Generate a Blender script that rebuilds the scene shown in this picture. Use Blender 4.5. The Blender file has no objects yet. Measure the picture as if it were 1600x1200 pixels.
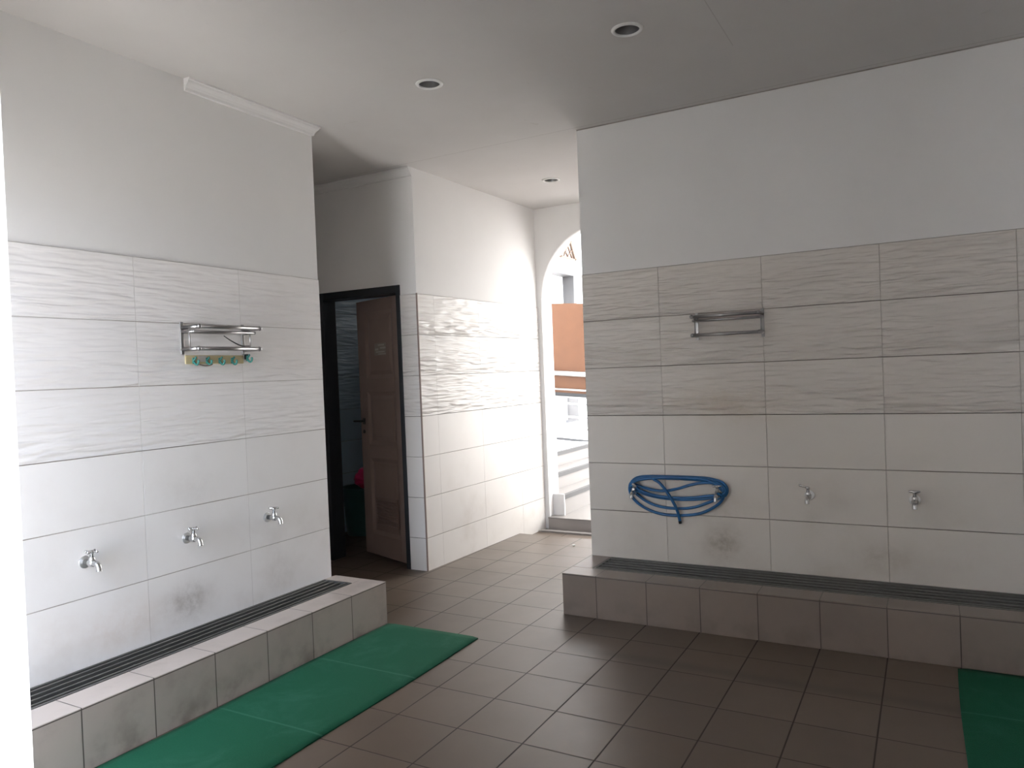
import bpy, bmesh, math, random
from mathutils import Vector, Matrix
random.seed(7)
SC = bpy.context.scene
COL = SC.collection
PI = math.pi

# ------------------------------------------------------------------ materials
class NT:
    def __init__(self, name):
        self.m = bpy.data.materials.new(name); self.m.use_nodes = True
        self.t = self.m.node_tree; self.n = self.t.nodes; self.l = self.t.links
        self.b = self.n['Principled BSDF']
        tc = self.n.new('ShaderNodeTexCoord'); self.obj = tc.outputs['Object']
        sx = self.n.new('ShaderNodeSeparateXYZ'); self.l.new(self.obj, sx.inputs[0])
        self.X, self.Y, self.Z = sx.outputs
    def put(self, sock, v):
        if isinstance(v, (int, float, tuple, list)): sock.default_value = v
        else: self.l.new(v, sock)
    def math(self, op, a, b=0.0, c=0.0, clamp=False):
        n = self.n.new('ShaderNodeMath'); n.operation = op; n.use_clamp = clamp
        self.put(n.inputs[0], a); self.put(n.inputs[1], b); self.put(n.inputs[2], c)
        return n.outputs[0]
    def comb(self, x, y, z):
        n = self.n.new('ShaderNodeCombineXYZ')
        for i, v in enumerate((x, y, z)): self.put(n.inputs[i], v)
        return n.outputs[0]
    def mix(self, f, a, b):
        n = self.n.new('ShaderNodeMix'); n.data_type = 'RGBA'
        self.put(n.inputs[0], f)
        self.put(n.inputs[6], tuple(a) + (1,) if isinstance(a, (tuple, list)) else a)
        self.put(n.inputs[7], tuple(b) + (1,) if isinstance(b, (tuple, list)) else b)
        return n.outputs[2]
    def noise(self, vec=None, scale=5.0, detail=2.0, rough=.5, dist=0.0):
        n = self.n.new('ShaderNodeTexNoise')
        self.put(n.inputs['Vector'], self.obj if vec is None else vec)
        n.inputs['Scale'].default_value = scale; n.inputs['Detail'].default_value = detail
        n.inputs['Roughness'].default_value = rough; n.inputs['Distortion'].default_value = dist
        return n.outputs['Fac']
    def white(self, vec):
        n = self.n.new('ShaderNodeTexWhiteNoise'); n.noise_dimensions = '3D'; self.put(n.inputs['Vector'], vec)
        return n.outputs['Value']
    def ramp(self, f, lo, hi, a=0.0, b=1.0):
        n = self.n.new('ShaderNodeMapRange'); n.interpolation_type = 'SMOOTHSTEP'
        self.put(n.inputs[0], f)
        for i, v in ((1, lo), (2, hi), (3, a), (4, b)): n.inputs[i].default_value = v
        return n.outputs[0]
    def line(self, coord, u0, w, half):
        # 1 on a joint of a grid of pitch w with a line at u0
        q = self.math('DIVIDE', self.math('SUBTRACT', coord, u0), w)
        d = self.math('MULTIPLY', self.math('ABSOLUTE', self.math('SUBTRACT', self.math('FRACT', self.math('ADD', q, .5)), .5)), w)
        return self.ramp(d, half * .5, half * 1.5, 1.0, 0.0), self.math('FLOOR', q)
    def blob(self, a, a0, b, b0, ra, rb, s):
        da = self.math('DIVIDE', self.math('SUBTRACT', a, a0), ra); db = self.math('DIVIDE', self.math('SUBTRACT', b, b0), rb)
        r2 = self.math('ADD', self.math('MULTIPLY', da, da), self.math('MULTIPLY', db, db))
        return self.math('MULTIPLY', self.math('POWER', 2.718, self.math('MULTIPLY', r2, -1.0)), s)
    def bump(self, h, strength=.5, dist=.01):
        n = self.n.new('ShaderNodeBump'); n.inputs['Strength'].default_value = strength
        n.inputs['Distance'].default_value = dist; self.put(n.inputs['Height'], h)
        self.l.new(n.outputs[0], self.b.inputs['Normal'])
    def out(self, col, rough=.5, metal=0.0, spec=None):
        self.put(self.b.inputs['Base Color'], tuple(col) + (1,) if isinstance(col, (tuple, list)) else col)
        self.put(self.b.inputs['Roughness'], rough); self.put(self.b.inputs['Metallic'], metal)
        if spec is not None: self.b.inputs['Specular IOR Level'].default_value = spec
        return self.m

def plain(name, col, rough=.5, metal=0.0, var=.06, scale=14.0, spec=None):
    t = NT(name)
    f = t.noise(scale=scale, detail=3)
    a = tuple(c * (1 - var) for c in col); b = tuple(min(1, c * (1 + var)) for c in col)
    return t.out(t.mix(f, a, b), rough, metal, spec)

def paint_mat(name, col):
    t = NT(name)
    f = t.noise(scale=1.3, detail=4, rough=.6)
    c = t.mix(t.ramp(f, .35, .7), col, tuple(v * .965 for v in col))
    s = t.noise(scale=9.0, detail=5, rough=.7, dist=.6)
    c = t.mix(t.math('MULTIPLY', t.ramp(s, .70, .80), .22), c, (.42, .40, .37))
    t.bump(t.noise(scale=60, detail=3), .06, .004)
    return t.out(c, .72, 0, .25)

WALL = (.70, .67, .64)
def wall_tile(name, axis, u0, w=.603, z0=2.0405, h=.3, blobs=(), WALL=WALL, joint=(.16, .125, .105), relief=1.0):
    t = NT(name)
    A = {'X': t.X, 'Y': t.Y}[axis]
    gh, iz = t.line(t.Z, z0, h, .0017)
    gv, iu = t.line(A, u0, w, .0011)
    tone = t.white(t.comb(iu, iz, 3.0))
    c = t.mix(tone, tuple(v * .965 for v in WALL), WALL)
    # cloudy print of the tile
    c = t.mix(t.math('MULTIPLY', t.ramp(t.noise(scale=4.5, detail=5, rough=.6), .45, .75), .10), c, (.55, .49, .43))
    # grime that gathers in the lower rows
    low = t.ramp(t.Z, .2, 1.15, 1.0, 0.0)
    g = t.math('MULTIPLY', t.ramp(t.noise(scale=2.3, detail=4, rough=.65), .48, .78), low)
    c = t.mix(t.math('MULTIPLY', g, .28), c, (.40, .34, .28))
    for (a0, b0, ra, rb, s, col) in blobs:
        n = t.ramp(t.noise(scale=11.0, detail=4, rough=.7), .3, .75)
        m = t.math('MULTIPLY', t.blob(A, a0, t.Z, b0, ra, rb, s), t.math('ADD', t.math('MULTIPLY', n, .8), .35), clamp=True)
        c = t.mix(m, c, col)
    c = t.mix(t.math('MULTIPLY', gv, .40), c, (.30, .26, .22))
    # the joints are dirtier in places
    dj = t.ramp(t.noise(scale=1.7, detail=3), .35, .65, .45, .95)
    c = t.mix(t.math('MULTIPLY', gh, dj), c, joint)
    # rippled relief of the three upper rows
    nv = t.comb(t.math('MULTIPLY', A, 5.0), 0.0, t.math('MULTIPLY', t.Z, 42.0))
    nv2 = t.comb(t.math('MULTIPLY', A, 6.5), 4.0, t.math('MULTIPLY', t.Z, 46.0))
    rip = t.math('ADD', t.noise(nv, 1.0, 1.0, .4, .5), t.math('MULTIPLY', t.noise(nv2, 1.0, 0.0, .4, .2), .45))
    # a travelling strength as on the printed relief: strongest at the foot of each row
    fr = t.math('FRACT', t.math('DIVIDE', t.math('SUBTRACT', t.Z, z0), h))
    st = t.ramp(fr, 0.0, .95, 1.0, .45)
    up = t.ramp(t.Z, z0 - 3 * h - .001, z0 - 3 * h + .001)
    hgt = t.math('MULTIPLY', t.math('MULTIPLY', rip, st), up)
    hgt = t.math('SUBTRACT', hgt, t.math('MULTIPLY', t.math('MAXIMUM', gh, gv), .25))
    t.bump(hgt, relief, .026)
    return t.out(c, .33, 0, .4)

def floor_tile(name, u0=-.0966, v0=-1.0056, s=.3012, base=(.122, .091, .068), faces=False):
    t = NT(name)
    gx, ix = t.line(t.X, u0, s, .0030); gy, iy = t.line(t.Y, v0, s, .0030)
    g = t.math('MAXIMUM', gx, t.math('MULTIPLY', gy, .85))
    tone = t.white(t.comb(ix, iy, 1.0))
    c = t.mix(tone, tuple(v * .92 for v in base), tuple(v * 1.05 for v in base))
    f = t.noise(scale=2.1, detail=5, rough=.65)
    c = t.mix(t.math('MULTIPLY', t.ramp(f, .40, .80), .22), c, (.10, .078, .062))
    # soles and drips
    d = t.noise(scale=17.0, detail=2, rough=.5, dist=.3)
    dm = t.math('MULTIPLY', t.ramp(d, .66, .80), t.ramp(t.noise(scale=1.6, detail=2), .50, .66))
    c = t.mix(t.math('MULTIPLY', dm, .32), c, (.06, .048, .04))
    c = t.mix(t.math('MULTIPLY', g, .92), c, (.022, .017, .014))
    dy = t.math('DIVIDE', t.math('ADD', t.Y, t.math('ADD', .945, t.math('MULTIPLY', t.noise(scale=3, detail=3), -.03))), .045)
    dark_band = t.math('MULTIPLY', t.math('POWER', 2.718, t.math('MULTIPLY', t.math('MULTIPLY', dy, dy), -1.0)), t.ramp(t.X, .15, .6))  # darker band across the floor, parallel to the right ledge
    c = t.mix(t.math('MULTIPLY', dark_band, .38), c, (.035, .026, .020))
    r = t.ramp(f, .2, .8, .36, .44)
    t.bump(t.math('SUBTRACT', t.math('MULTIPLY', t.noise(scale=5, detail=2), .12), g), .25, .004)
    return t.out(c, t.math('ADD', r, t.math('MULTIPLY', g, .3)), 0, .5)

def ledge_tile(name, axis, u0, edge_axis, edge, s=.3, base=(.20, .162, .136)):
    t = NT(name)
    A = {'X': t.X, 'Y': t.Y}[axis]; B = {'X': t.X, 'Y': t.Y}[edge_axis]
    g, i = t.line(A, u0, s, .0022)
    # joint between the riser tile and the tread tile
    dz = t.math('ABSOLUTE', t.math('SUBTRACT', t.Z, .2385))
    e = t.ramp(dz, .001, .0032, 1.0, 0.0)
    g = t.math('MAXIMUM', g, e)
    tone = t.white(t.comb(i, t.ramp(t.Z, .24, .241), 2.0))
    c = t.mix(tone, tuple(v * .93 for v in base), tuple(v * 1.05 for v in base))
    c = t.mix(t.math('MULTIPLY', t.ramp(t.noise(scale=3.5, detail=5, rough=.65), .45, .78), .30), c, (.14, .108, .088))
    low = t.ramp(t.Z, 0.0, .16, 1.0, 0.0)
    c = t.mix(t.math('MULTIPLY', t.math('MULTIPLY', low, t.ramp(t.noise(scale=7, detail=4), .4, .7)), .45), c, (.11, .088, .072))
    c = t.mix(t.math('MULTIPLY', g, .9), c, (.04, .03, .025))
    t.bump(t.math('MULTIPLY', g, -1.0), .25, .004)
    return t.out(c, .34, 0, .45)

M = {}
M['paint'] = paint_mat('white_paint', (.73, .715, .70))
M['ceil'] = paint_mat('ceiling_paint', (.80, .775, .75))
M['cornice'] = plain('cornice_plaster', (.66, .645, .63), .7, 0, .03, 5)
LB = [(-2.02, .38, .12, .085, .62, (.20, .175, .15)), (-2.35, .36, .2, .11, .30, (.52, .38, .27)), (-1.96, .93, .17, .07, .16, (.30, .26, .23)),
      (-1.42, .38, .1, .12, .25, (.30, .25, .21)), (-1.98, .72, .07, .1, .2, (.35, .31, .27)), (-2.66, .42, .1, .12, .16, (.5, .40, .3))]
RB = [(.84, .38, .10, .09, .75, (.21, .165, .12)), (.82, .60, .2, .09, .34, (.34, .28, .21)), (.95, 1.18, .25, .1, .34, (.42, .33, .22)), (.75, 1.22, .2, .08, .28, (.45, .36, .25)),
      (1.33, .55, .05, .09, .2, (.3, .25, .2)), (1.68, .36, .12, .08, .45, (.27, .22, .165)), (1.48, .66, .09, .05, .16, (.30, .25, .2)), (.33, .4, .09, .11, .2, (.35, .31, .26))]
M['tile_l'] = wall_tile('wall_tile_left', 'Y', -2.2276, blobs=LB, WALL=(.80, .775, .755), joint=(.33, .28, .245), relief=.62)  # same wall tile, lightened to carry the stronger light on the left
M['tile_r'] = wall_tile('wall_tile_right', 'X', .5014, blobs=RB, WALL=(.62, .578, .53))  # same wall tile, darkened to carry the weaker light on the right
M['tile_c'] = wall_tile('wall_tile_corridor', 'Y', .249, w=.614, joint=(.30, .25, .22))
M['tile_d'] = wall_tile('wall_tile_door', 'X', -1.75)
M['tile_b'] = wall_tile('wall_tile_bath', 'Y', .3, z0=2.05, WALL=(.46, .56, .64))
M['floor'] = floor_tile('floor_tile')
M['ledge_l'] = ledge_tile('ledge_tile_left', 'Y', -.988, 'X', -.885, base=(.46, .40, .36))  # same ledge tile, lighter base makes up for light missing here
M['ledge_r'] = ledge_tile('ledge_tile_right', 'X', .2138, 'Y', -.455)  # same ledge tile, darker base carries the dimness of this side
M['steel'] = plain('grate_steel', (.15, .148, .14), .45, .7, .15, 25)
M['trough'] = plain('trough_steel', (.05, .052, .05), .5, .3)
M['chrome'] = plain('chrome', (.60, .60, .60), .20, 1.0, .03, 30)
M['satin'] = plain('satin_chrome', (.62, .62, .615), .42, .85, .05, 30)
M['stainless'] = plain('stainless_steel', (.38, .37, .365), .30, 1.0, .06, 40)
M['mat'] = None
t = NT('green_mat')
fib = t.noise(t.comb(t.math('MULTIPLY', t.X, 220.0), t.math('MULTIPLY', t.Y, 220.0), 0.0), 1.0, 2.0, .6)
wear = t.ramp(t.noise(scale=3.2, detail=5, rough=.7, dist=.5), .45, .8)
c = t.mix(fib, (.005, .064, .032), (.011, .110, .058))
c = t.mix(t.math('MULTIPLY', wear, .35), c, (.045, .17, .12))
crease = t.line(t.Y, -2.2, .62, .005)[0]
c = t.mix(t.math('MULTIPLY', crease, .25), c, (.07, .22, .16))
t.bump(fib, .5, .004)
M['mat'] = t.out(c, .9, 0, .2)
M['hose'] = plain('blue_hose', (.010, .105, .28), .36, 0, .12, 30)
M['hose_in'] = plain('hose_bore', (.01, .012, .02), .8)
M['board'] = plain('pine_board', (.50, .41, .23), .55, 0, .18, 40)
M['worn'] = plain('worn_paint', (.48, .43, .40), .6, 0, .1, 60)
M['teal'] = plain('teal_plastic', (.035, .19, .165), .45)
M['blackcord'] = plain('black_cord', (.018, .017, .016), .6)
M['twig'] = plain('brown_cord', (.10, .07, .055), .7)
M['frame'] = plain('dark_frame_paint', (.017, .021, .026), .45, 0, .1)
M['leaf'] = plain('brown_door_paint', (.25, .185, .165), .5, 0, .08, 6)
M['handle'] = plain('dark_handle', (.10, .10, .10), .3, .9)
M['sign'] = plain('faded_sticker', (.27, .24, .21), .5)
M['signink'] = plain('sticker_lines', (.42, .39, .36), .5)
M['bead'] = plain('corner_bead', (.20, .145, .12), .6)
M['gap'] = plain('joint_dark', (.30, .27, .24), .8, 0, .5, 9)
M['bin'] = plain('dark_green_plastic', (.05, .135, .13), .4)
M['bag'] = plain('pink_plastic_bag', (.72, .035, .16), .35, 0, .15, 12)
M['white_pl'] = plain('lamp_ring_white', (.74, .73, .71), .4)
M['cone'] = plain('lamp_reflector', (.20, .198, .195), .42, .8)
M['bulb'] = plain('unlit_bulb', (.55, .54, .52), .25)
M['facade'] = paint_mat('facade_paint', (.86, .85, .83))
M['step'] = plain('stair_tile', (.235, .215, .20), .45, 0, .07, 4)
M['nose'] = plain('stair_nosing', (.075, .072, .07), .6)
M['landing'] = plain('landing_tile', (.235, .215, .20), .45, 0, .06, 4)
M['ground'] = plain('paving', (.55, .53, .50), .7)
M['panel'] = plain('terracotta_board', (.175, .075, .036), .6, 0, .10, 9)
M['greyframe'] = plain('grey_frame', (.075, .075, .078), .5)
M['orn'] = plain('ornament_wood', (.10, .065, .045), .6)
M['wdoor'] = plain('white_door', (.86, .86, .85), .4)
M['lightblock'] = plain('light_block_grey', (.48, .47, .45), .8)
M['paper'] = plain('scrap_paper', (.85, .85, .82), .6)
M['dust'] = plain('riser_grey', (.30, .27, .25), .4, 0, .08, 6)

# ------------------------------------------------------------------ mesh helpers
def new(): return bmesh.new()
def box(bm, x0, x1, y0, y1, z0, z1):
    vs = [bm.verts.new((x, y, z)) for x in (x0, x1) for y in (y0, y1) for z in (z0, z1)]
    for f in ((0, 1, 3, 2), (4, 6, 7, 5), (0, 4, 5, 1), (2, 3, 7, 6), (0, 2, 6, 4), (1, 5, 7, 3)):
        bm.faces.new([vs[i] for i in f])
    return vs
def rbox(bm, c, sx, sy, sz, rot=None):
    vs = box(bm, -sx / 2, sx / 2, -sy / 2, sy / 2, -sz / 2, sz / 2)
    for v in vs:
        p = v.co if rot is None else rot @ v.co
        v.co = p + Vector(c)
    return vs
def prism(bm, pts, z0, z1):
    a = [bm.verts.new((x, y, z0)) for x, y in pts]; b = [bm.verts.new((x, y, z1)) for x, y in pts]
    n = len(pts)
    bm.faces.new(a[::-1]); bm.faces.new(b)
    for i in range(n): bm.faces.new((a[i], a[(i + 1) % n], b[(i + 1) % n], b[i]))
def tube(bm, pts, r, seg=10, caps=True):
    pts = [Vector(p) for p in pts]; n = len(pts)
    rs = r if isinstance(r, (list, tuple)) else [r] * n
    tang = [(pts[min(i + 1, n - 1)] - pts[max(i - 1, 0)]).normalized() for i in range(n)]
    ref = Vector((0, 0, 1)) if abs(tang[0].z) < .9 else Vector((1, 0, 0))
    u = (ref - tang[0] * ref.dot(tang[0])).normalized()
    rings = []
    for i in range(n):
        u = (u - tang[i] * u.dot(tang[i])).normalized(); w = tang[i].cross(u)
        rings.append([bm.verts.new(pts[i] + (u * math.cos(2 * PI * k / seg) + w * math.sin(2 * PI * k / seg)) * rs[i]) for k in range(seg)])
    for i in range(n - 1):
        for k in range(seg):
            f = bm.faces.new((rings[i][k], rings[i][(k + 1) % seg], rings[i + 1][(k + 1) % seg], rings[i + 1][k])); f.smooth = True
    if caps:
        bm.faces.new(rings[0][::-1]); bm.faces.new(rings[-1])
def lathe(bm, prof, seg=24, origin=(0, 0, 0), axis='Z', smooth=True):
    o = Vector(origin); rings = []
    for r, h in prof:
        ring = []
        for k in range(seg):
            a = 2 * PI * k / seg; x, y = math.cos(a) * max(r, 1e-5), math.sin(a) * max(r, 1e-5)
            ring.append(bm.verts.new(o + (Vector((x, y, h)) if axis == 'Z' else Vector((x, h, -y)) if axis == 'Y' else Vector((h, x, y)))))
        rings.append(ring)
    for i in range(len(rings) - 1):
        for k in range(seg):
            f = bm.faces.new((rings[i][k], rings[i][(k + 1) % seg], rings[i + 1][(k + 1) % seg], rings[i + 1][k])); f.smooth = smooth
    return rings
def ball(bm, c, r, seg=10):
    res = bmesh.ops.create_uvsphere(bm, u_segments=seg, v_segments=max(6, seg // 2 + 2), radius=r, matrix=Matrix.Translation(c))
    for v in res['verts']:
        for f in v.link_faces: f.smooth = True
def spline(P, n=8):
    P = [Vector(p) for p in P]; out = []
    for i in range(len(P) - 1):
        p0 = P[max(i - 1, 0)]; p1 = P[i]; p2 = P[i + 1]; p3 = P[min(i + 2, len(P) - 1)]
        for k in range(n):
            s = k / n
            out.append(.5 * ((2 * p1) + (p2 - p0) * s + (2 * p0 - 5 * p1 + 4 * p2 - p3) * s * s + (3 * p1 - p0 - 3 * p2 + p3) * s ** 3))
    out.append(P[-1]); return out
def obj(name, bm, mat, parent=None, bevel=0.0, fix=True):
    if fix: bmesh.ops.recalc_face_normals(bm, faces=bm.faces[:])
    me = bpy.data.meshes.new(name); bm.to_mesh(me); bm.free()
    o = bpy.data.objects.new(name, me); COL.objects.link(o)
    for m_ in (mat if isinstance(mat, (list, tuple)) else [mat]): me.materials.append(m_)
    if parent is not None: o.parent = parent
    if bevel:
        b = o.modifiers.new('bevel', 'BEVEL'); b.width = bevel; b.segments = 2; b.limit_method = 'ANGLE'
    return o
def tag(o, label=None, cat=None, group=None, kind=None):
    if label: o['label'] = label
    if cat: o['category'] = cat
    if group: o['group'] = group
    if kind: o['kind'] = kind
    return o
def thing(name, label, cat, loc=(0, 0, 0), rz=0.0, group=None):
    o = bpy.data.objects.new(name, None); COL.objects.link(o)
    o.location = loc; o.rotation_euler = (0, 0, rz); o.empty_display_size = .05
    return tag(o, label, cat, group)
def struct(name, bm, mat, label, cat, parent=None, bevel=0.0):
    o = obj(name, bm, mat, parent, bevel)
    if parent is None: tag(o, label, cat, kind='structure')
    return o

# ------------------------------------------------------------------ room shell
H = 2.962           # ceiling
XL, XLP = -1.2734, -1.2795   # left tile face / paint face
YE = -1.0237        # far end of the left wall
ZT = 2.0405         # top of the tiling

# floor: main room and corridor, then a strip 6 cm lower before the outside step
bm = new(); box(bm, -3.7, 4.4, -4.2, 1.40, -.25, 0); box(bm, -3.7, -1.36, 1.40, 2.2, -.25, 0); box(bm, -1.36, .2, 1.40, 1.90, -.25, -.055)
struct('floor', bm, M['floor'], 'brown grey square floor tiles with dark joints, darker in places', 'floor')

# left wall with its tile cladding
bm = new(); box(bm, -3.7, XLP, -3.5, YE, 0, H)
wl = struct('wall_left', bm, M['paint'], 'white painted wall on the left, tiled below, with three taps', 'wall')
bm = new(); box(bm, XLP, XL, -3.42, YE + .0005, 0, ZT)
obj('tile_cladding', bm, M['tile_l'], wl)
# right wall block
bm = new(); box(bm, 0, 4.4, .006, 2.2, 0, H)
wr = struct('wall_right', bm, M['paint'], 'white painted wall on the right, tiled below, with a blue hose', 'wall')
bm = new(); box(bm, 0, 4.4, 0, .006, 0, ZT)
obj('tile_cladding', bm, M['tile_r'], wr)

# corridor wall (very slightly turned)
CX0, CY0, CX1, CY1 = -1.333, .0465, -1.288, 1.90
def cx(y): return CX0 + (CX1 - CX0) * (y - CY0) / (CY1 - CY0)
bm = new(); prism(bm, [(cx(CY0) - .006, CY0 + .006), (cx(2.2) - .006, 2.2), (-1.46, 2.2), (-1.46, CY0 + .006)], -.06, H)
wc = struct('wall_corridor', bm, M['paint'], 'white painted and tiled side wall of the corridor behind the door corner', 'wall')
bm = new(); prism(bm, [(CX0, CY0), (cx(1.9), 1.9), (cx(1.9) - .006, 1.9), (CX0 - .006, CY0 + .006)], -.055, ZT)
obj('tile_cladding', bm, M['tile_c'], wc)

# door wall
DX0, DX1, DZ = -2.282, -1.487, 2.118
YD = .0465
bm = new()
box(bm, DX1, -1.46, YD + .006, YD + .13, 0, H); box(bm, -3.7, DX0, YD + .006, YD + .13, 0, H); box(bm, DX0, DX1, YD + .006, YD + .13, DZ, H)
wd = struct('wall_door', bm, M['paint'], 'shaded white wall around the dark door frame', 'wall')
bm = new(); box(bm, DX1, -1.3335, YD, YD + .006, 0, ZT); box(bm, -3.7, DX0, YD, YD + .006, 0, ZT)
obj('tile_cladding', bm, M['tile_d'], wd)
bm = new(); box(bm, -1.3405, -1.3305, YD - .0025, YD + .006, 0, ZT + .004)
struct('trim_1', bm, M['bead'], 'thin brown corner bead where the door wall meets the corridor tiles', 'trim')

# arch wall at the corridor end
AX, AZ, AR = -.620, 2.125, .625
def arch_wall():
    bm = new(); y0, y1 = 1.90, 2.00
    N = 40
    arc = [(AX + AR * math.cos(PI - PI * k / N), AZ + AR * math.sin(PI - PI * k / N)) for k in range(N + 1)]
    xl, xr = -1.46, .01
    for y in (y0, y1):
        lo = [bm.verts.new((a, y, b)) for a, b in arc]
        hi = [bm.verts.new((xl + (xr - xl) * k / N, y, H)) for k in range(N + 1)]
        for k in range(N): bm.faces.new((lo[k], lo[k + 1], hi[k + 1], hi[k]))
        a0 = bm.verts.new((arc[0][0], y, -.06)); w0 = bm.verts.new((xl, y, -.06))
        bm.faces.new((w0, a0, lo[0], hi[0]))
        r0 = bm.verts.new((arc[-1][0], y, -.06)); w1 = bm.verts.new((xr, y, -.06))
        bm.faces.new((r0, w1, hi[-1], lo[-1]))
        if y == y0: F = ([a0] + lo + [r0])
        else:
            B = ([a0] + lo + [r0])
            for k in range(len(F) - 1):
                f = bm.faces.new((F[k], F[k + 1], B[k + 1], B[k])); f.smooth = 0 < k < len(F) - 2
    return bm
struct('wall_arch', arch_wall(), M['paint'], 'white end wall of the corridor with a round arched opening', 'wall')

# ceiling with round cut-outs for the downlights
LIGHTS = [(.772, -1.16), (-.322, -1.152), (-.675, 1.015)]
def ceiling():
    bm = new(); s = .09; rr = .058
    xs = sorted([-3.7, 4.4] + [v for x, y in LIGHTS for v in (x - s, x + s)])
    ys = sorted([-4.2, 2.2] + [v for x, y in LIGHTS for v in (y - s, y + s)])
    for i in range(len(xs) - 1):
        for j in range(len(ys) - 1):
            x0, x1, y0, y1 = xs[i], xs[i + 1], ys[j], ys[j + 1]
            hit = None
            for lx, ly in LIGHTS:
                if abs(lx - s - x0) < 1e-6 and y0 >= ly - s - 1e-6 and y1 <= ly + s + 1e-6: hit = (lx, ly)
            if hit is None:
                bm.faces.new([bm.verts.new(p) for p in ((x0, y0, H), (x0, y1, H), (x1, y1, H), (x1, y0, H))])
    for lx, ly in LIGHTS:
        # the full square of this light may have been cut by another light's grid lines: rebuild it whole
        ring, sq = [], []
        for k in range(40):
            a = 2 * PI * k / 40; c_, s_ = math.cos(a), math.sin(a); m_ = max(abs(c_), abs(s_))
            ring.append(bm.verts.new((lx + rr * c_, ly + rr * s_, H))); sq.append(bm.verts.new((lx + s * c_ / m_, ly + s * s_ / m_, H)))
        for k in range(40): bm.faces.new((ring[k], sq[k], sq[(k + 1) % 40], ring[(k + 1) % 40]))
    for f in bm.faces: f.normal_update()
    for f in bm.faces:
        if f.normal.z > 0: f.normal_flip()
    box(bm, -3.7, 4.4, -4.2, 2.2, H + .2, H + .3)
    return bm
tceil = NT('ceiling_board')
f = tceil.noise(scale=1.1, detail=4, rough=.6)
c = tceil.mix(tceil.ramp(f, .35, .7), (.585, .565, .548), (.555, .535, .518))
jy = tceil.ramp(tceil.math('ABSOLUTE', tceil.math('ADD', tceil.Y, .045)), .0012, .004, 1.0, 0.0)
jx = tceil.ramp(tceil.math('ABSOLUTE', tceil.math('SUBTRACT', tceil.X, 1.14)), .001, .003, 1.0, 0.0)
jx = tceil.math('MULTIPLY', jx, tceil.ramp(tceil.Y, -.70, -.72))
sp = tceil.ramp(tceil.noise(scale=7.0, detail=3, rough=.6, dist=.8), .70, .76)
c = tceil.mix(tceil.math('MULTIPLY', sp, .35), c, (.42, .39, .36))
c = tceil.mix(tceil.math('MULTIPLY', tceil.math('MAXIMUM', tceil.math('MULTIPLY', jy, .45), tceil.math('MULTIPLY', jx, .35)), 1.0), c, (.25, .22, .2))
M['ceil'] = tceil.out(c, .75, 0, .2)
bm = ceiling()
o = obj('ceiling', bm, M['ceil'], fix=False); tag(o, 'flat off-white board ceiling with recessed downlights', 'ceiling', kind='structure')
bm = new()
for (x0, x1, y0, y1) in ((-3.8, -3.7, -4.2, 2.2), (4.4, 4.5, -4.2, 2.2), (-3.7, 4.4, -4.3, -4.2), (-3.7, 4.4, 2.2, 2.3)):
    box(bm, x0, x1, y0, y1, H - .001, H + .3)
struct('roof_edge', bm, M['paint'], 'white edge beam around the roof above the ceiling', 'beam')

bm = new(); box(bm, -3.7, 4.4, -3.2, 2.0, H + .3, 13.0)  # added mass over the roof, lengthens the shadow on the stairs
struct('wall_sun_block', bm, M['paint'], 'added unseen block above the ceiling that shades the outside stairs', 'wall')

# thin dark line where the right wall meets the ceiling
bm = new(); box(bm, 0, 4.4, .0005, .006, H - .005, H)
struct('trim_2', bm, M['gap'], 'thin dark joint between right wall and ceiling', 'trim')

# cornices
def cornice(name, pts, label):
    # profile: out, down
    prof = [(0, -.062), (.010, -.058), (.013, -.046), (.020, -.034), (.032, -.022), (.036, -.012), (.042, -.010), (.042, 0), (0, 0)]
    bm = new(); rings = []
    for (p, d) in pts:
        rings.append([bm.verts.new((p[0] + d[0] * a, p[1] + d[1] * a, H + b)) for a, b in prof])
    n = len(prof)
    for i in range(len(rings) - 1):
        for k in range(n): bm.faces.new((rings[i][k], rings[i][(k + 1) % n], rings[i + 1][(k + 1) % n], rings[i + 1][k]))
    bm.faces.new(rings[0][::-1]); bm.faces.new(rings[-1])
    return struct(name, bm, M['cornice'], label, 'cornice')
cornice('trim_3', [((XLP, -1.905), (1, 0)), ((XLP, YE), (1, 1)), ((-3.7, YE), (0, 1))], 'short white plaster cornice on top of the left wall, broken off halfway')
cornice('trim_4', [((-1.339, YD + .006), (0, -1)), ((-3.7, YD + .006), (0, -1))], 'grey shaded plaster cornice above the door wall')

# walls out of view that close the room
bm = new(); box(bm, -3.8, -3.7, -4.2, 2.2, 0, H)
struct('wall_alcove', bm, M['paint'], 'white end wall of the side passage left of the door', 'wall')
YF, YB = -4.05, -4.20      # front wall: two doorways with a pier between them; the left one is set further in
YN = -3.42
OX0, OX1, OZ = -1.13, -.52, 2.25
PX0, PX1 = 1.219, 2.40
bm = new(); box(bm, -3.7, OX0, YN - .12, YN, 0, H); box(bm, OX0, OX1, YN - .12, YN, OZ, H); box(bm, OX1, -.20, YN - .12, YN, 0, H)
box(bm, -.32, -.20, YB, YN - .12, 0, H)
box(bm, PX0, PX1, YB, YF, 2.75, H); box(bm, PX1, 4.4, YB, YF, 0, H)
struct('wall_front', bm, M['paint'], 'white front wall beside the viewer with two doorways', 'wall')
bm = new(); prism(bm, [(-.20, YF), (PX0, YF), (1.03, YB), (-.20, YB)], 0, H)
struct('wall_pier', bm, M['paint'], 'bright white edge of the pier at the far left of the picture', 'wall')
bm = new(); box(bm, 4.3, 4.4, YF, 0, 0, H)
struct('wall_east', bm, M['paint'], 'white wall far right, outside the picture', 'wall')
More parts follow.
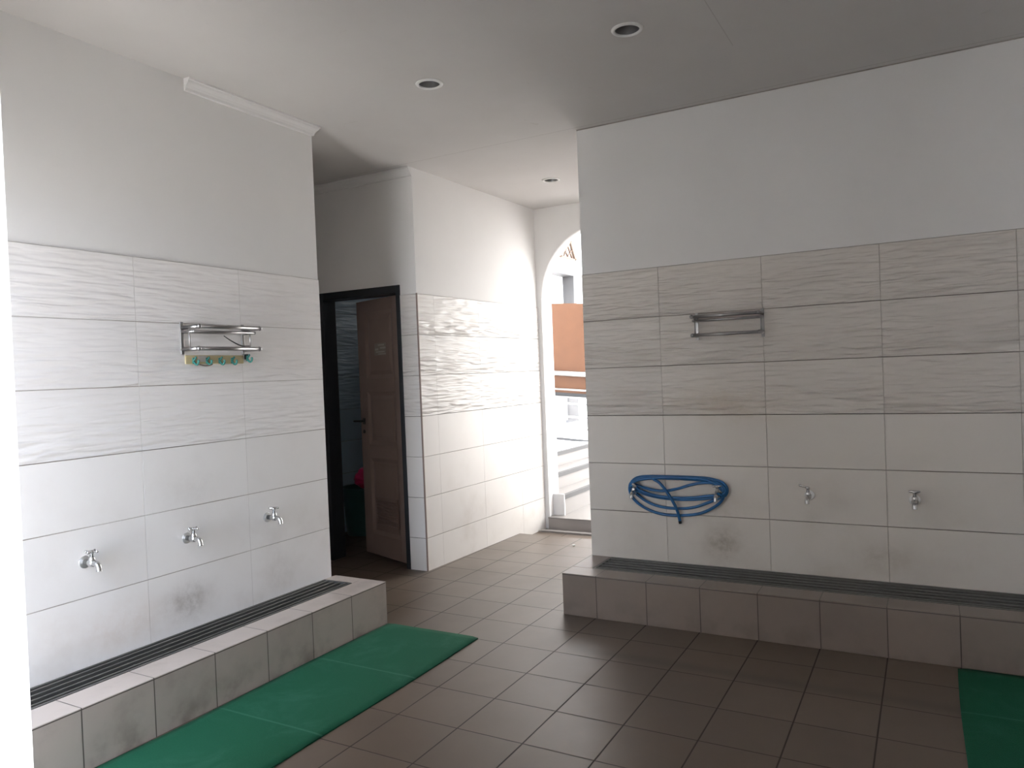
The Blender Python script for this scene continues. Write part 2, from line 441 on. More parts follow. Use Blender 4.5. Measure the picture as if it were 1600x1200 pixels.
bm = new(); box(bm, 1.02, 5.5, -5.4, -5.2, -.3, 3.4); box(bm, 1.10, 5.5, -5.2, -4.2, 3.0, 3.4)  # added wall and roof, keep sky light out of the viewer's doorway
struct('wall_sky_block', bm, M['paint'], 'added unseen white wall and roof behind the viewer, blocking sky light', 'wall')

# ------------------------------------------------------------------ bathroom behind the door
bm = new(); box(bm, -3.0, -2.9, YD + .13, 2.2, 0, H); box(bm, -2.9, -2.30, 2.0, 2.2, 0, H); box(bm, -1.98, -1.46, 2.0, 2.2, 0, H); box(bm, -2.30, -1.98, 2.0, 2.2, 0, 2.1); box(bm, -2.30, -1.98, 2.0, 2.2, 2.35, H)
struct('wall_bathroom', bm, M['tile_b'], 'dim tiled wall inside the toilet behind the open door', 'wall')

# ------------------------------------------------------------------ ledges and grates
def ledge_left():
    bm = new(); y0, y1, x0, x1 = -3.419, -.988, XL, -.885
    box(bm, -1.052, x1, y0, y1, 0, .245)
    box(bm, x0 - .0, -1.052, -1.085, y1, 0, .245)
    box(bm, x0, -1.052, y0, -1.085, 0, .15)
    return bm
o = struct('ledge_left', ledge_left(), M['ledge_l'], 'raised grey tiled ledge along the left wall, holding a drain', 'ledge', bevel=.003)
def ledge_right():
    bm = new(); x0, x1, y0, y1 = 0.0, 4.3, -.455, 0.0
    box(bm, x0, x1, y0, -.300, 0, .245)
    box(bm, x0, .128, -.300, y1, 0, .245)
    box(bm, .128, x1, -.300, y1, 0, .15)
    return bm
o = struct('ledge_right', ledge_right(), M['ledge_r'], 'raised brown tiled ledge along the right wall, holding a drain', 'ledge', bevel=.003)

def grate(label, x0, x1, y0, y1, along, n):
    t_ = thing('drain_grate', label, 'drain grate', ((x0 + x1) / 2, (y0 + y1) / 2, .15), 0, 'steel drain grates')
    L = (x1 - x0) if along == 'X' else (y1 - y0); W = (y1 - y0) if along == 'X' else (x1 - x0)
    def bx(bm, a0, a1, b0, b1, z0, z1):
        if along == 'X': box(bm, a0, a1, b0, b1, z0, z1)
        else: box(bm, b0, b1, a0, a1, z0, z1)
    zt = .096; fw = .014
    bm = new()
    bx(bm, -L / 2, L / 2, -W / 2, -W / 2 + fw, zt - .03, zt); bx(bm, -L / 2, L / 2, W / 2 - fw, W / 2, zt - .03, zt)
    bx(bm, -L / 2, -L / 2 + fw, -W / 2 + fw, W / 2 - fw, zt - .03, zt); bx(bm, L / 2 - fw, L / 2, -W / 2 + fw, W / 2 - fw, zt - .03, zt)
    obj('frame', bm, M['steel'], t_, .002)
    p = (W - 2 * fw) / n
    for k in range(n):
        c0 = -W / 2 + fw + p * (k + .5)
        bm = new(); bx(bm, -L / 2 + fw, L / 2 - fw, c0 - .006, c0 + .006, zt - .016, zt - .001)
        obj('bar', bm, M['steel'], t_, .002)
    bm = new(); k = 0.0
    while k < L:
        bx(bm, -L / 2 + k, -L / 2 + k + .012, -W / 2 + fw, W / 2 - fw, zt - .035, zt - .0125); k += .5
    bx(bm, -L / 2, L / 2, -W / 2, W / 2, 0.0, zt - .040)
    obj('tray', bm, M['trough'], t_)
    return t_
grate('long steel drain grate in the ledge below the three left wall taps', XL + .004, -1.056, -3.415, -1.088, 'Y', 4)
grate('long steel drain grate in the ledge below the blue hose', .131, 4.28, -.297, -.004, 'X', 5)

# ------------------------------------------------------------------ green mats
def mat_mesh(x0, x1, y0, y1, amp, seed):
    rnd = random.Random(seed); bm = new(); nx, ny = 14, 44
    ph = [rnd.uniform(0, 6) for _ in range(6)]
    def z(u, v, x, y):
        e = min(u, 1 - u, v, 1 - v)
        return .009 + amp * (math.sin(5 * y + ph[0]) * math.sin(9 * x + ph[1]) + .5 * math.sin(13 * y + ph[2])) * .5 - (.003 if e < .02 else 0)
    def ex(u, v): return .004 * math.sin(9 * v + ph[3]) * (1 if u > .5 else -1)
    top, bot = [], []
    for j in range(ny + 1):
        a, b = [], []
        for i in range(nx + 1):
            u, v = i / nx, j / ny; x = x0 + (x1 - x0) * u + (ex(u, v) if i in (0, nx) else 0); y = y0 + (y1 - y0) * v
            if i in (0, nx) and j in (0, ny): y += .012 * (1 if j == 0 else -1)
            h = max(.004, z(u, v, x, y)); a.append(bm.verts.new((x, y, h))); b.append(bm.verts.new((x, y, max(.0005, h - .006))))
        top.append(a); bot.append(b)
    for j in range(ny):
        for i in range(nx):
            f = bm.faces.new((top[j][i], top[j][i + 1], top[j + 1][i + 1], top[j + 1][i])); f.smooth = True
            f = bm.faces.new((bot[j][i], bot[j + 1][i], bot[j + 1][i + 1], bot[j][i + 1])); f.smooth = True
    for i in range(nx):
        bm.faces.new((top[0][i], bot[0][i], bot[0][i + 1], top[0][i + 1])); bm.faces.new((top[ny][i + 1], bot[ny][i + 1], bot[ny][i], top[ny][i]))
    for j in range(ny):
        bm.faces.new((top[j + 1][0], bot[j + 1][0], bot[j][0], top[j][0])); bm.faces.new((top[j][nx], bot[j][nx], bot[j + 1][nx], top[j + 1][nx]))
    return bm
tag(obj('floor_mat', mat_mesh(-.872, -.250, -3.02, -.993, .002, 1), M['mat']), 'long green mat on the floor along the left tiled ledge', 'mat', 'green floor mats')
tag(obj('floor_mat', mat_mesh(1.998, 2.62, -2.6, -.470, .0015, 2), M['mat']), 'green mat cut off at the lower right corner of the picture', 'mat', 'green floor mats')

# ------------------------------------------------------------------ taps (local +Y points away from the wall)
def tap(label, loc, rz, handle, turn=0.0, group='chrome wall taps', lean=0.0):
    t_ = thing('tap', label, 'tap', loc, rz, group)
    bm = new(); lathe(bm, [(.0, .0001), (.027, .0001), (.027, .0025), (.025, .004), (.0125, .0052), (.0, .0052)], 28, axis='Y', smooth=False)
    obj('flange', bm, M['satin'], t_)
    bm = new()
    lathe(bm, [(0, .004), (.0125, .004), (.0125, .028), (.0145, .030), (.0145, .036), (.0155, .040), (.0175, .052), (.0155, .064), (.011, .069), (.0, .070)], 24, axis='Y')
    lathe(bm, [(.013, .0), (.0135, .012), (.0115, .016), (.0115, .020), (.0, .020)], 20, (0, .052, .006))
    obj('body', bm, M['chrome'], t_)
    bm = new()
    p = spline([(0, .060, -.001), (0, .078, .000), (0, .092, -.006), (0, .099, -.018), (0, .100, -.030)], 5)
    r = [.0128 - .0022 * k / (len(p) - 1) for k in range(len(p))]; r[-2] = .0118; r[-1] = .0118
    tube(bm, p, r, 16)
    obj('spout', bm, M['chrome'], t_)
    hb = new()
    lathe(hb, [(0, .024), (.0075, .024), (.0075, .042), (.011, .044), (.012, .049), (.009, .055), (0, .056)], 18, (0, .052, 0))
    if handle == 'cross':
        for a in (turn, turn + PI / 2):
            d = Vector((math.cos(a), math.sin(a), 0)) * .024; c0 = Vector((0, .052, .0490))
            tube(hb, [c0 - d, c0 + d], .0042, 10)
            ball(hb, c0 - d, .0066, 10); ball(hb, c0 + d, .0066, 10)
    elif handle == 'tee':
        d = Vector((math.cos(turn), math.sin(turn), 0)); c0 = Vector((0, .052, .0525))
        tube(hb, [c0 - d * .027, c0 - d * .02, c0, c0 + d * .02, c0 + d * .027], [.004, .0062, .0068, .0062, .004], 12)
    else:
        d = Vector((math.cos(turn), math.sin(turn), lean)); c0 = Vector((0, .052, .049))
        tube(hb, [c0, c0 + d * .018, c0 + d * .042], [.006, .005, .0065], 12); ball(hb, c0 + d * .042, .0066, 10)
    obj('handle', hb, M['chrome'], t_)
    return t_
RL = -PI / 2     # left wall: local +Y -> world +X
tap('chrome wall tap nearest the bright left edge, with cross handle', (XL, -2.518, .695), RL, 'cross', .5)
tap('middle one of the three chrome taps on the left wall', (XL, -2.012, .691), RL, 'cross', .25)
tap('chrome wall tap with flat bar handle nearest the doorway', (XL, -1.500, .696), RL, 'tee', -.9)
tap('chrome wall tap with the left end of the blue hose coil hung on it', (.316, 0, .672), PI, 'lever', 2.2, lean=-.2)
tap('chrome wall tap holding the right end of the blue hose coil', (.826, 0, .676), PI, 'tee', .15)
tap('chrome wall tap with lever turned aside, right of the blue hose', (1.322, 0, .690), PI, 'lever', .35, lean=.35)
tap('rightmost chrome wall tap with a straight bar handle', (1.838, 0, .688), PI, 'tee', .05)

# ------------------------------------------------------------------ steel towel shelves (local +Y away from the wall, X along it)
def shelf(label, loc, rz, W, d1, d2):
    t_ = thing('wall_shelf', label, 'shelf', loc, rz, 'stainless steel wall shelves')
    for s in (-1, 1):
        x = s * W / 2
        bm = new(); rbox(bm, (x, .0035, 0), .018, .007, .160); obj('wall_plate', bm, M['stainless'], t_, .002)
        for (ya, za, ra, rb_) in ((d1, .052, .0100, .0122), (d2, .030, .0066, .0080), (d1 - .008, -.055, .0100, .0122)):
            bm = new(); tube(bm, [(x, .004, za), (x, ya, za)], ra, 14); ball(bm, (x, ya, za), rb_, 14)
            obj('arm', bm, M['stainless'], t_)
        bm = new(); tube(bm, [(x, d2 * .62, -.055), (x, d2 * .62, .052)], .0042, 10); obj('post', bm, M['stainless'], t_)
    for (y, z, r) in ((d1, .052, .0098), (d2, .030, .0066), (d1 - .008, -.055, .0098), (.026, .030, .006)):
        bm = new(); tube(bm, [(-W / 2 - .004, y, z), (W / 2 + .004, y, z)], r, 14); obj('rail', bm, M['stainless'], t_)
    return t_
shelf('stainless steel wall shelf above the hook board on the left wall', (XL, -1.803, 1.667), RL, .372, .132, .094)
shelf('stainless steel wall shelf on the right wall above the blue hose', (.917, 0, 1.664), PI, .374, .118, .086)

# hook board under the left shelf
t_ = thing('hook_board', 'yellow wooden board with teal coat hooks below the left steel shelf', 'hook board', (XL, -1.800, 1.562), RL)
bm = new()
rbox(bm, (0, .005, 0), .355, .010, .044); obj('board', bm, M['board'], t_, .003)
bm = new(); rbox(bm, (.083, .0105, .004), .05, .0015, .030); obj('worn_patch', bm, M['worn'], t_)
def hook(x, z, par, mat):
    bm = new()
    rbox(bm, (x, .0125, z), .012, .005, .03)
    p = spline([(x, .014, z - .004), (x, .024, z - .016), (x, .036, z - .020), (x, .046, z - .012), (x, .047, z - .002)], 5)
    tube(bm, p, .0052, 10); ball(bm, p[-1], .0068, 10)
    p = spline([(x, .014, z + .004), (x, .022, z + .008), (x, .028, z + .016)], 5)
    tube(bm, p, .0045, 10); ball(bm, p[-1], .0058, 10)
    return obj('hook', bm, mat, par)
for k in range(4): hook(.135 - .078 * k, -.006, t_, M['teal'])
# local X is reversed on the left wall (+X local -> -Y world), the loose hook hangs at the right-hand end
t2 = thing('coat_hook', 'single teal hook with a black base at the right end of the hook board', 'hook', (XL, -1.800 + .200, 1.572), RL)
bm = new(); rbox(bm, (0, .006, .004), .02, .012, .028); obj('base', bm, M['blackcord'], t2, .002)
hook(0, -.004, t2, M['teal'])
bm = new()
p = spline([(XL + .052, -1.937, 1.537), (XL + .05, -1.90, 1.530), (XL + .052, -1.868, 1.533), (XL + .052, -1.857, 1.538)], 5)
tube(bm, p, .0028, 8)
tag(obj('cord', bm, M['twig']), 'short brown cord lying across the first two teal hooks', 'cord')
bm = new()
p = spline([(XL + .118, -1.835, 1.676), (XL + .118, -1.795, 1.654), (XL + .119, -1.75, 1.634), (XL + .122, -1.72, 1.6262), (XL + .124, -1.68, 1.6262)], 6)
tube(bm, p, [.0036 - .0014 * abs(1 - 2 * k / (len(p) - 1)) for k in range(len(p))], 8)
tag(obj('wire', bm, M['blackcord']), 'bent black wire sticking up from the lower rail of the left shelf', 'wire')

# ------------------------------------------------------------------ blue hose coil (u, v in cm on the wall plane)
# path points: x along the wall, z height, y distance out of the wall
CAMP = Vector((1.9155, -4.4091, 1.4376))
yaw, pitch, roll, FPX = .5081, -.0157, -.0394, 1167.92
fwd = Vector((-math.sin(yaw) * math.cos(pitch), math.cos(yaw) * math.cos(pitch), math.sin(pitch)))
rgt = Vector((math.cos(yaw), math.sin(yaw), 0)); upv = rgt.cross(fwd)
R2 = rgt * math.cos(roll) + upv * math.sin(roll); U2 = -rgt * math.sin(roll) + upv * math.cos(roll)
HX = lambda u: .276 + (u - 232) * (.604 / 800.0)
HZ = lambda u, v: .779 - (v - 244) * (.2915 / 400.0) + (u - 640) * .00003
coil = [
 # from the right tap down and round the lowest loop
 (968, 350, .112), (972, 385, .10), (1000, 420, .055), (940, 490, .03), (810, 556, .022), (640, 578, .02), (480, 565, .02), (350, 515, .02), (262, 440, .024), (234, 370, .03),
 (246, 310, .034), (300, 262, .034), (400, 250, .032), (520, 252, .030), (700, 258, .030), (880, 270, .032), (985, 300, .036), (1026, 350, .036),
 # second loop
 (1012, 405, .03), (940, 440, .026), (850, 478, .024), (760, 508, .022), (640, 520, .022), (500, 508, .024), (390, 470, .028), (300, 405, .034), (252, 345, .040),
 (270, 292, .044), (340, 260, .044), (480, 264, .044), (680, 272, .044), (860, 284, .046), (975, 312, .05), (1014, 360, .05),
 # third loop
 (990, 408, .046), (900, 428, .04), (760, 442, .036), (600, 440, .036), (450, 420, .04), (340, 385, .05), (262, 335, .056), 
 (290, 288, .058), (380, 268, .056), (560, 262, .056), (760, 270, .056), (920, 290, .058), (1000, 330, .06), (1018, 375, .058),
 # fourth loop, rising along the inside
 (970, 402, .052), (880, 412, .05), (720, 428, .048), (560, 424, .05), (430, 402, .056), (330, 362, .064), (290, 322, .07), (250, 330, .07), 
 (262, 300, .07), (300, 318, .066), (400, 352, .06), (520, 370, .056), (640, 352, .054), (740, 322, .056), (830, 304, .06), (920, 304, .064), (990, 332, .068), (1004, 366, .07),
 (985, 350, .075), (950, 312, .072), (860, 276, .068), (740, 262, .066), (600, 256, .066), (500, 258, .068), (452, 268, .070), (500, 300, .072), (556, 370, .074), (606, 460, .068), (634, 540, .05), (650, 640, .035)]
pts = [(HX(u), -max(.0125, .62 * d), HZ(u, v)) for u, v, d in coil]
hose = thing('garden_hose', 'blue garden hose coiled over two taps on the right wall', 'hose', (.58, 0, .68))
bm = new(); P = spline([Vector(p) - Vector((.58, 0, .68)) for p in pts], 6); tube(bm, P, .0088, 12)
obj('hose_tube', bm, M['hose'], hose)
e = P[-1]; dv = (P[-1] - P[-2]).normalized()
bm = new(); tube(bm, [e - dv * .016, e + dv * .001], .0094, 12); obj('cut_end', bm, M['hose_in'], hose)
bm = new(); tube(bm, [P[0] - (P[1] - P[0]).normalized() * .004, P[2], P[4]], .0103, 12); obj('hose_clamp', bm, M['stainless'], hose)

# ------------------------------------------------------------------ downlights
DL = ['round recessed downlight with white ring, nearest the top of the picture', 'round recessed downlight with dark reflector in the middle of the main ceiling', 'small round recessed downlight in the corridor ceiling']
for (x, y), lab in zip(LIGHTS, DL):
    t_ = thing('ceiling_downlight', lab, 'ceiling light', (x, y, H), 0, 'recessed ceiling downlights')
    bm = new(); lathe(bm, [(.0545, .012), (.0545, -.002), (.056, -.007), (.063, -.008), (.071, -.004), (.073, 0.0), (.0575, 0.0), (.0575, .012), (.0545, .012)], 40)
    obj('ring', bm, M['white_pl'], t_)
    bm = new(); lathe(bm, [(.0545, .0), (.052, .01), (.044, .05), (.030, .085), (.0, .09), (.0, .094), (.034, .09), (.050, .05), (.0565, .011)], 36)
    obj('reflector', bm, M['cone'], t_)
    bm = new(); lathe(bm, [(0, .020), (.012, .024), (.020, .034), (.021, .048), (.014, .066), (.012, .088)], 24)
    obj('bulb', bm, M['bulb'], t_)

# ------------------------------------------------------------------ door
door = thing('door_1', 'brown panelled toilet door standing ajar in a dark frame', 'door', (0, 0, 0)); door['kind'] = 'structure'
bm = new(); y0, y1 = YD - .006, YD + .135; fw = .042
box(bm, DX0, DX0 + fw, y0, y1, 0, DZ); box(bm, DX1 - fw + .006, DX1, y0, y1, 0, DZ); box(bm, DX0 + fw, DX1 - fw + .006, y0, y1, DZ - .058, DZ)
obj('door_frame', bm, M['frame'], door, .003)
# leaf: local X from hinge to free edge, local Y towards the viewer, Z up
ang = math.atan2(.34, -.94)
leaf = bpy.data.objects.new('door_leaf', None)
LW, LH, LT = .608, 2.022, .036
def leaf_mesh():
    bm = new()
    panels = [(.082, .480, 1.432, 1.955), (.076, .486, .908, 1.327), (.066, .500, .195, .800)]   # x0,x1,z0,z1
    # stiles and rails as one sheet with sunk, bevelled panels
    xs = [0, LW]; 
    def face_y(y, inset, sgn):
        zc = [0.028]
        st0, st1 = .079, .488
        box_y0, box_y1 = (y - inset, y) if sgn > 0 else (y, y + inset)
    yb, yf = -LT / 2, LT / 2
    zs = [.028, .195, .800, .908, 1.327, 1.432, 1.955, LH + .028]
    sx0, sx1 = .079, .488
    box(bm, 0, sx0, yb, yf, zs[0], zs[-1]); box(bm, sx1, LW, yb, yf, zs[0], zs[-1])
    for a, b in ((zs[0], zs[1]), (zs[2], zs[3]), (zs[4], zs[5]), (zs[6], zs[7])): box(bm, sx0, sx1, yb, yf, a, b)
    for a, b in ((zs[1], zs[2]), (zs[3], zs[4]), (zs[5], zs[6])):
        # moulding ring sloping in to the sunk panel, on both faces
        for s in (1, -1):
            m = .030
            o_ = [bm.verts.new((x, s * yf, z)) for x, z in ((sx0, a), (sx1, a), (sx1, b), (sx0, b))]
            q_ = [bm.verts.new((x, s * (yf - .012), z)) for x, z in ((sx0 + m, a + m), (sx1 - m, a + m), (sx1 - m, b - m), (sx0 + m, b - m))]
            r_ = [bm.verts.new((x, s * (yf - .006), z)) for x, z in ((sx0 + m + .03, a + m + .03), (sx1 - m - .03, a + m + .03), (sx1 - m - .03, b - m - .03), (sx0 + m + .03, b - m - .03))]
            for k in range(4):
                bm.faces.new((o_[k], o_[(k + 1) % 4], q_[(k + 1) % 4], q_[k])); bm.faces.new((q_[k], q_[(k + 1) % 4], r_[(k + 1) % 4], r_[k]))
            bm.faces.new(r_)
    return bm
lf = obj('door_leaf', leaf_mesh(), M['leaf'], door, .0015)
lf.location = (-1.537, .098, 0); lf.rotation_euler = (0, 0, ang)
# after the turn local +Y points away from the viewer side (-y world): the viewer's face is +Y local
S = 1 if (Matrix.Rotation(ang, 3, 'Z') @ Vector((0, 1, 0))).y < 0 else -1
bm = new()
rbox(bm, (.2655, S * .0155, .488), .315, .008, .016); rbox(bm, (.2655, S * .0155, .272), .315, .008, .016)
rbox(bm, (.113, S * .0155, .38), .012, .008, .21); rbox(bm, (.418, S * .0155, .38), .012, .008, .21)
for k in range(8):
    rbox(bm, (.2655, S * .0155, .296 + .024 * k), .30, .003, .022, Matrix.Rotation(-S * .7, 3, 'X'))
obj('vent_louvre', bm, M['leaf'], lf)
bm = new(); rbox(bm, (.275, S * .0135, 1.658), .17, .001, .095); sg = obj('door_sticker', bm, M['sign'], lf); sg['label'] = 'small pale faded sticker'
bm = new()
for (x, z, w, h_) in ((.26, 1.690, .09, .012), (.235, 1.667, .08, .014), (.325, 1.657, .05, .016), (.275, 1.637, .13, .010), (.25, 1.620, .11, .008)):
    rbox(bm, (x, S * .0145, z), w, .001, h_)
obj('print_lines', bm, M['signink'], sg)
bm = new()
rbox(bm, (.556, S * .0195, 1.09), .036, .005, .05)
tube(bm, [(.556, S * .02, 1.092), (.556, S * .055, 1.092)], .0085, 12)
tube(bm, spline([(.556, S * .052, 1.092), (.60, S * .056, 1.092), (.66, S * .052, 1.090)], 4), .008, 12)
hd = obj('door_handle', bm, M['handle'], lf); hd['label'] = 'dark metal lever handle'
bm = new(); lathe(bm, [(0, .0), (.016, .0), (.016, .005), (.012, .012), (0, .013)], 18, (.556, S * .018, 1.008), 'Y')
if S < 0:
    for v in bm.verts: v.co.y = 2 * (S * .018) - v.co.y
obj('keyhole_cover', bm, M['handle'], lf)

# bin and bag inside
t_ = thing('waste_bin', 'dark green round plastic bin inside the toilet', 'bin', (-2.70, .93, 0))
bm = new(); lathe(bm, [(0, .0), (.135, .0), (.140, .008), (.170, .40), (.176, .405), (.178, .428), (.170, .430), (.164, .405), (.134, .012), (0, .012)], 36); obj('body', bm, M['bin'], t_)
bm = new(); lathe(bm, [(.172, .418), (.184, .418), (.186, .434), (.180, .440), (.168, .438), (.168, .428)], 36); obj('rim', bm, M['bin'], t_)
bm = new()
res = bmesh.ops.create_icosphere(bm, subdivisions=4, radius=1.0)
rn = random.Random(3); ph = [rn.uniform(0, 6) for _ in range(6)]
for v in bm.verts:
    p = v.co.copy(); w = 1 + .10 * math.sin(7 * p.x + ph[0]) * math.sin(6 * p.y + ph[1]) + .07 * math.sin(13 * p.z + 5 * p.x + ph[2])
    top = max(0, p.z)
    v.co = Vector((p.x * .115 * w * (1 - .45 * top), p.y * .105 * w * (1 - .45 * top), p.z * (.095 + .02 * math.sin(4 * p.x + ph[3])) * w))
for f in bm.faces: f.smooth = True
for v in bm.verts: v.co += Vector((-2.625, .93, .525))
tag(obj('plastic_bag', bm, M['bag']), 'crumpled bright pink plastic bag on top of the green bin', 'bag')

# ------------------------------------------------------------------ outside beyond the arch
bm = new(); box(bm, -1.14, -.0, 2.0, 14, -.3, .06); box(bm, .0, 6.5, 2.2, 14, -.3, .06); box(bm, -1.244, -.001, 1.875, 2.0, -.3, .035)
struct('landing', bm, M['landing'], 'pale outdoor landing beyond the arch', 'landing')
bm = new(); box(bm, -1.244, -.001, 1.868, 1.875, -.055, .050)
struct('trim_5', bm, M['dust'], 'grey tiled riser of the low step under the arch', 'step riser')
bm = new(); box(bm, -1.244, -.001, 1.862, 2.0, .050, .0601)
struct('trim_6', bm, M['landing'], 'pale tread of the low step under the arch', 'step tread')
bm = new(); box(bm, -1.285, -.001, 1.74, 1.800, -.055, -.040)
struct('trim_7', bm, M['landing'], 'pale threshold strip on the corridor floor before the step', 'threshold')
# stairs rising to the left
bm = new(); ys, ye = 1.92, 9.0
box(bm, -1.36, -1.14, 2.0, ye, .0, .245); box(bm, -1.62, -1.36, 2.001, ye, .0, .40); box(bm, -2.6, -1.62, 2.2, ye, .0, .548)
st = struct('stairs', bm, M['step'], 'pale tiled steps rising to the left outside the arch', 'stairs')
for (x, z, ys) in ((-1.14, .245, 2.0005), (-1.36, .40, 2.002), (-1.62, .548, 2.201)):
    bm = new(); box(bm, x - .03, x + .014, ys, ye, z - .034, z + .006); obj('nosing', bm, M['nose'], st)
bm = new(); box(bm, -2.6, -1.655, 2.201, ye, .548, .556)
obj('top_paving', bm, M['facade'], st)

bm = new(); box(bm, -1.30, -1.128, 1.985, 2.0, .0605, .262)  # added block over the stair end, its white stands in for glare
struct('added_glare_block', bm, M['paint'], 'added white block at the foot of the arch beside the stairs', 'filler')
# facade across the steps
bm = new()
box(bm, -2.85, -2.6, 2.21, 4.96, .0, 5.0); box(bm, -2.85, -2.6, 5.745, 12, .0, 5.0); box(bm, -2.85, -2.6, 4.96, 5.745, 2.875, 5.0)
struct('wall_facade', bm, M['facade'], 'sunlit white house front seen through the arch', 'wall')
d2 = thing('door_2', 'grey framed white door in the house front beyond the arch', 'door', (0, 0, 0)); d2['kind'] = 'structure'
bm = new(); box(bm, -2.80, -2.592, 4.96, 5.745, 2.815, 2.875); box(bm, -2.80, -2.592, 5.665, 5.745, .556, 2.815)
obj('door_frame', bm, M['greyframe'], d2)
bm = new(); box(bm, -2.80, -2.77, 4.96, 5.665, .70, 2.815); obj('door_leaf', bm, M['wdoor'], d2)
bm = new(); box(bm, -2.6, -2.58, 3.4, 5.70, .556, .685)
struct('baseboard_facade', bm, M['greyframe'], 'dark grey base strip at the foot of the house front', 'baseboard')

# triangular ornament
t_ = thing('wall_ornament', 'small brown triangular lattice ornament above the grey door frame outside', 'ornament', (-2.595, 5.42, 3.05))
A, B, C_ = Vector((0, -.205, .0)), Vector((0, .315, .0)), Vector((0, .155, .262))
bm = new()
def bar(bm, p, q, w, d=.03):
    p, q = Vector(p), Vector(q); u = (q - p); L = u.length; a = math.atan2(u.z, u.y)
    rbox(bm, (p + q) / 2 + Vector((d / 2, 0, 0)), d, L, w, Matrix.Rotation(a, 3, 'X'))
bar(bm, A, B, .024); bar(bm, B, C_, .06); bar(bm, C_, A, .020)
obj('frame', bm, M['orn'], t_)
bm = new()
for (p, q) in (((0, -.09, .0), (0, .05, .17)), ((0, .02, .0), (0, .22, .15)), ((0, -.03, .10), (0, .10, .0)), ((0, .06, .19), (0, .22, .0))): bar(bm, p, q, .016, .02)
obj('lattice', bm, M['orn'], t_)

# railing with board
rail = thing('stair_railing', 'pale metal railing with several rails running across beyond the arch', 'railing', (-1.75, 4.0, .58))
def rz_(x, z): return z - .08 * (x + 1.75)    # rails fall gently to the right
def rl(name, z, r, mat, x0=-2.58, x1=-1.15):
    bm = new(); tube(bm, [(x0 + 1.75, 0, rz_(x0, z) - .58), (x1 + 1.75, 0, rz_(x1, z) - .58)], r, 14); return obj(name, bm, mat, rail)
M['railmetal'] = plain('rail_steel', (.55, .55, .54), .3, .9, .05, 30)
rl('handrail', 1.375, .034, M['railmetal']); rl('rail', 1.178, .013, M['railmetal']); rl('rail', 1.085, .010, M['railmetal'])
rl('rail', 1.008, .013, M['railmetal']); rl('rail', .842, .013, M['railmetal']); rl('rail', .70, .013, M['railmetal'])
bm = new(); rbox(bm, (-.115, 0, -.012), 1.43, .03, .028, Matrix.Rotation(math.atan(.08), 3, 'Y')); obj('bottom_bar', bm, M['greyframe'], rail)
for x in (-2.54, -1.18):
    bm = new(); zb = .556 if x < -2 else .24; box(bm, x + 1.75 - .02, x + 1.75 + .02, -.02, .02, zb - .58 + .0005, rz_(x, 1.40) - .58); obj('post', bm, M['railmetal'], rail)
bm = new()
vs = rbox(bm, (-1.80, 4.046, 0), 1.3, .022, 1.0)
for v in vs: v.co.z = rz_(v.co.x, 2.245 if v.co.z > 0 else 1.135)
pn = tag(obj('screen_board', bm, M['panel']), 'terracotta coloured board fixed behind the railing beyond the arch', 'board')
bm = new(); vs = rbox(bm, (-1.80, 4.046, 0), 1.3, .03, 1.0)
for v in vs: v.co.z = rz_(v.co.x, 1.135 if v.co.z > 0 else 1.085)
obj('lower_shade', bm, M['greyframe'], pn)  # dark strip standing in for the shade under the board

# scrap on the corridor floor
bm = new(); rbox(bm, (-.648, 1.129, .006), .022, .016, .010, Matrix.Rotation(.5, 3, 'Z'))
for v in bm.verts: v.co.x += random.uniform(-.004, .004); v.co.y += random.uniform(-.004, .004)
o = obj('paper_scrap', bm, M['paper'], bevel=.003); tag(o, 'tiny white scrap of paper on the corridor floor tiles', 'litter')

bm = new(); box(bm, -1.62, -1.42, -7.5, -3.54, -.3, 2.6)  # added out of view to cut the daylight reaching the right wall
struct('wall_light_block', bm, M['lightblock'], 'added unseen grey wall outside the left doorway, dims the right wall', 'wall')
# ground outside
bm = new(); box(bm, -30, 30, -30, 40, -.5, -.3)
struct('ground', bm, M['ground'], 'paved ground outside the building', 'ground')

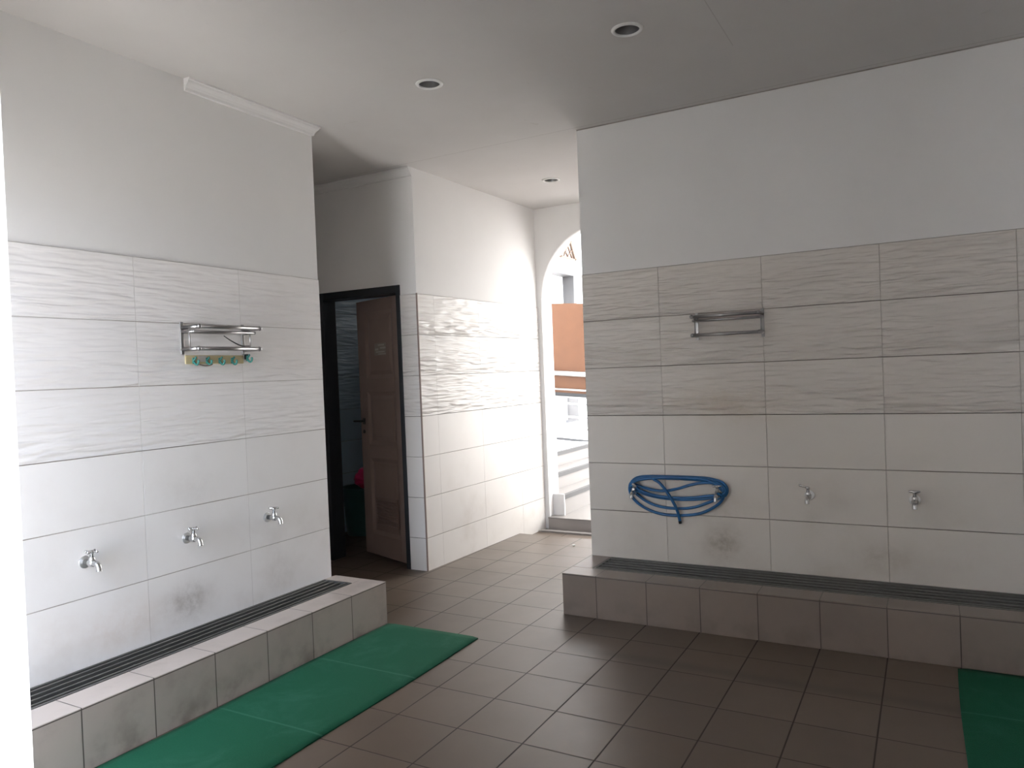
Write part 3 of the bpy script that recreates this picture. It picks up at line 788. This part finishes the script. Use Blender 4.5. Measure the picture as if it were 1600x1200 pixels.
# ------------------------------------------------------------------ daylight
w = bpy.data.worlds.new('sky'); SC.world = w; w.use_nodes = True
wt = w.node_tree; bg = wt.nodes['Background']
tcw = wt.nodes.new('ShaderNodeTexCoord'); sxw = wt.nodes.new('ShaderNodeSeparateXYZ'); wt.links.new(tcw.outputs['Generated'], sxw.inputs[0])
mrw = wt.nodes.new('ShaderNodeMapRange'); wt.links.new(sxw.outputs[1], mrw.inputs[0])
for k_, v_ in ((1, -.4), (2, .4), (3, 0.0), (4, 1.0)): mrw.inputs[k_].default_value = v_
mxw = wt.nodes.new('ShaderNodeMix'); mxw.data_type = 'RGBA'; wt.links.new(mrw.outputs[0], mxw.inputs[0])
mxw.inputs[6].default_value = (10.0, 11.3, 13.6, 1); mxw.inputs[7].default_value = (6.6, 6.55, 6.45, 1)   # blue open sky behind, hazy sky ahead
wt.links.new(mxw.outputs[2], bg.inputs[0]); bg.inputs[1].default_value = 1.0
sun = bpy.data.lights.new('sun', 'SUN'); sun.energy = 34.0; sun.angle = .03; sun.color = (1.0, .985, .96)
so = bpy.data.objects.new('sun', sun); COL.objects.link(so); so.rotation_euler = Vector((-.08, .21, -.97)).to_track_quat('-Z', 'Y').to_euler()
def portal(name, loc, rot, sx, sy):
    d = bpy.data.lights.new(name, 'AREA'); d.shape = 'RECTANGLE'; d.size = sx; d.size_y = sy; d.cycles.is_portal = True
    o = bpy.data.objects.new(name, d); COL.objects.link(o); o.location = loc; o.rotation_euler = rot; o['kind'] = 'helper'
portal('doorway_daylight', ((OX0 + OX1) / 2, YN - .13, OZ / 2), (PI / 2, 0, 0), OX1 - OX0, OZ)
portal('viewer_doorway_daylight', ((1.03 + PX1) / 2, YB - .3, 1.375), (PI / 2, 0, 0), PX1 - 1.03, 2.75)
portal('vent_daylight', (-2.14, 2.21, 2.225), (-PI / 2, 0, 0), .32, .25)
portal('arch_daylight', (AX, 2.005, 1.4), (-PI / 2, 0, 0), 1.27, 2.8)

# ------------------------------------------------------------------ camera
cam = bpy.data.cameras.new('camera'); co = bpy.data.objects.new('camera', cam); COL.objects.link(co)
cam.sensor_width = 36; cam.sensor_fit = 'HORIZONTAL'; cam.lens = FPX / 1600 * 36; cam.clip_start = .02
co.matrix_world = Matrix((( R2.x, U2.x, -fwd.x, CAMP.x), (R2.y, U2.y, -fwd.y, CAMP.y), (R2.z, U2.z, -fwd.z, CAMP.z), (0, 0, 0, 1)))
SC.camera = co
vs_ = SC.view_settings
vs_.view_transform = 'Standard'; vs_.look = 'None'; vs_.exposure = 0.32; vs_.gamma = 1.0; vs_.use_curve_mapping = False
SC.cycles.max_bounces = 14; SC.cycles.diffuse_bounces = 10; SC.cycles.glossy_bounces = 5
SC.cycles.use_denoising = True
SC.cycles.sample_clamp_indirect = 6.0
